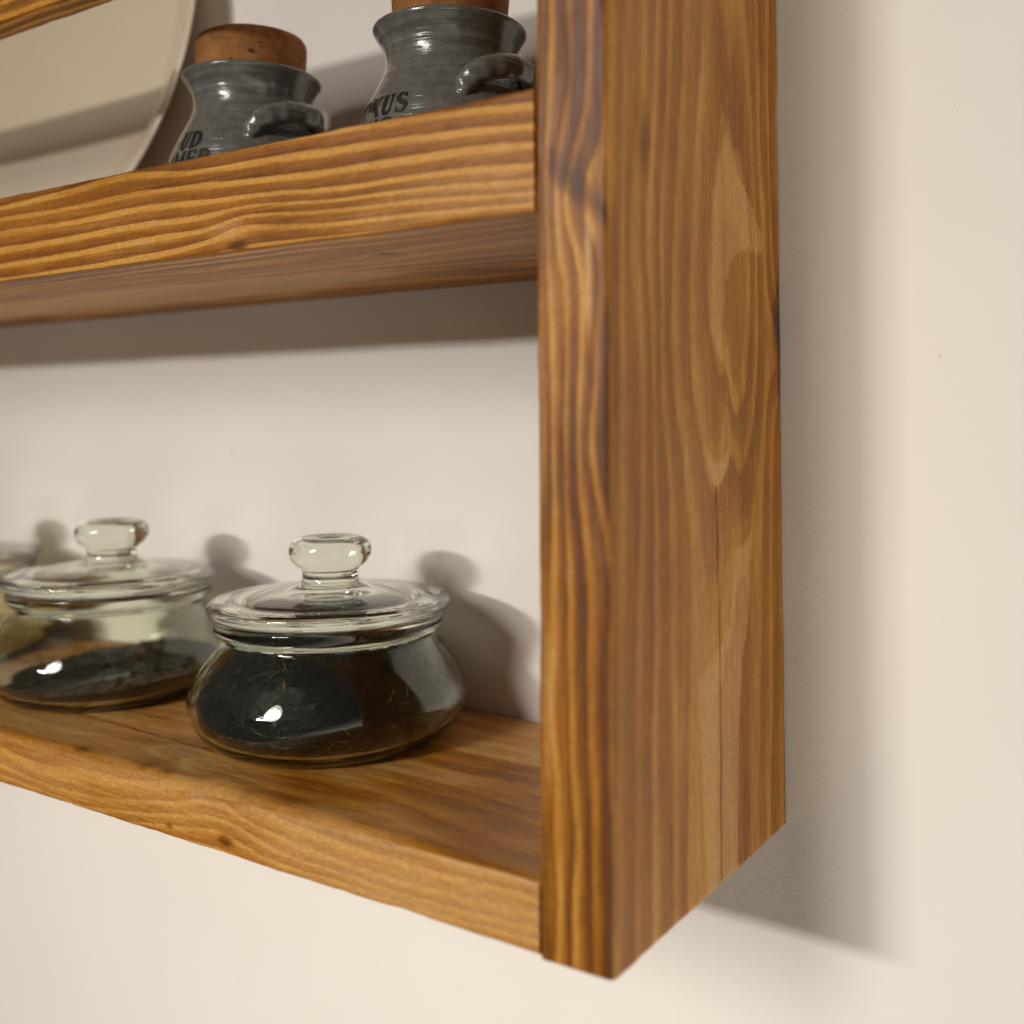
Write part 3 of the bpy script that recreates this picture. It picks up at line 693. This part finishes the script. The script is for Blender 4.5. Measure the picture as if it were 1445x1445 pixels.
w = bpy.data.worlds.new('World'); S.world = w; w.use_nodes = True; nt = w.node_tree; nt.nodes.clear()
out = nt.nodes.new('ShaderNodeOutputWorld'); bg = nt.nodes.new('ShaderNodeBackground'); nt.links.new(bg.outputs[0], out.inputs[0])
tc = nt.nodes.new('ShaderNodeTexCoord'); sx = nt.nodes.new('ShaderNodeSeparateXYZ'); nt.links.new(tc.outputs['Generated'], sx.inputs[0])
mr = nt.nodes.new('ShaderNodeMapRange'); mr.inputs[1].default_value = -1; mr.inputs[2].default_value = 1; nt.links.new(sx.outputs[2], mr.inputs[0])
cr = nt.nodes.new('ShaderNodeValToRGB'); nt.links.new(mr.outputs[0], cr.inputs[0])
els = cr.color_ramp.elements
while len(els) < len(WORLD): els.new(.5)
for e, (p, c) in zip(els, WORLD): e.position = p; e.color = (*c, 1)
dt = nt.nodes.new('ShaderNodeVectorMath'); dt.operation = 'DOT_PRODUCT'; nt.links.new(tc.outputs['Generated'], dt.inputs[0]); dt.inputs[1].default_value = WDIR
m2 = nt.nodes.new('ShaderNodeMapRange'); m2.interpolation_type = 'SMOOTHSTEP'; nt.links.new(dt.outputs['Value'], m2.inputs[0])
for k in range(4): m2.inputs[k + 1].default_value = WMAP[k]
mu = nt.nodes.new('ShaderNodeMix'); mu.data_type = 'RGBA'; mu.blend_type = 'MULTIPLY'; mu.inputs[0].default_value = 1
nt.links.new(cr.outputs[0], mu.inputs[6]); nt.links.new(m2.outputs[0], mu.inputs[7]); nt.links.new(mu.outputs[2], bg.inputs[0]); bg.inputs[1].default_value = WSTR

cam = bpy.data.cameras.new('camera'); co = bpy.data.objects.new('camera', cam); C.objects.link(co); S.camera = co
yaw, pit, rol = -.561563, .025129, -.00654
cy, sy, cp, sp = math.cos(yaw), math.sin(yaw), math.cos(pit), math.sin(pit)
f = Vector((sy * cp, cy * cp, sp)); r = Vector((cy, -sy, 0)); u = r.cross(f)
r2 = r * math.cos(rol) + u * math.sin(rol); u2 = -r * math.sin(rol) + u * math.cos(rol)
M = Matrix(((r2.x, u2.x, -f.x, .15739), (r2.y, u2.y, -f.y, -.35640), (r2.z, u2.z, -f.z, .14293), (0, 0, 0, 1)))
co.matrix_world = M
cam.sensor_width = 36; cam.lens = 36 * 1491.0 / 1445; cam.shift_x = -(801.66 - 722.5) / 1445; cam.shift_y = (548.51 - 722.5) / 1445
cam.clip_start = .01; cam.clip_end = 50
cam.dof.use_dof = True; cam.dof.focus_distance = .368; cam.dof.aperture_fstop = 6.3

S.view_settings.view_transform = 'Standard'; S.view_settings.look = 'None'; S.view_settings.gamma = 1; S.view_settings.exposure = 0
S.view_settings.use_curve_mapping = False
S.render.engine = 'CYCLES'; cyc = S.cycles
cyc.max_bounces = 24; cyc.transmission_bounces = 20; cyc.glossy_bounces = 8; cyc.diffuse_bounces = 5; cyc.transparent_max_bounces = 16
cyc.caustics_refractive = True; cyc.caustics_reflective = True; cyc.blur_glossy = 0.3; cyc.sample_clamp_indirect = 12
cyc.use_denoising = True
try: cyc.denoiser = 'OPENIMAGEDENOISE'
except Exception: pass
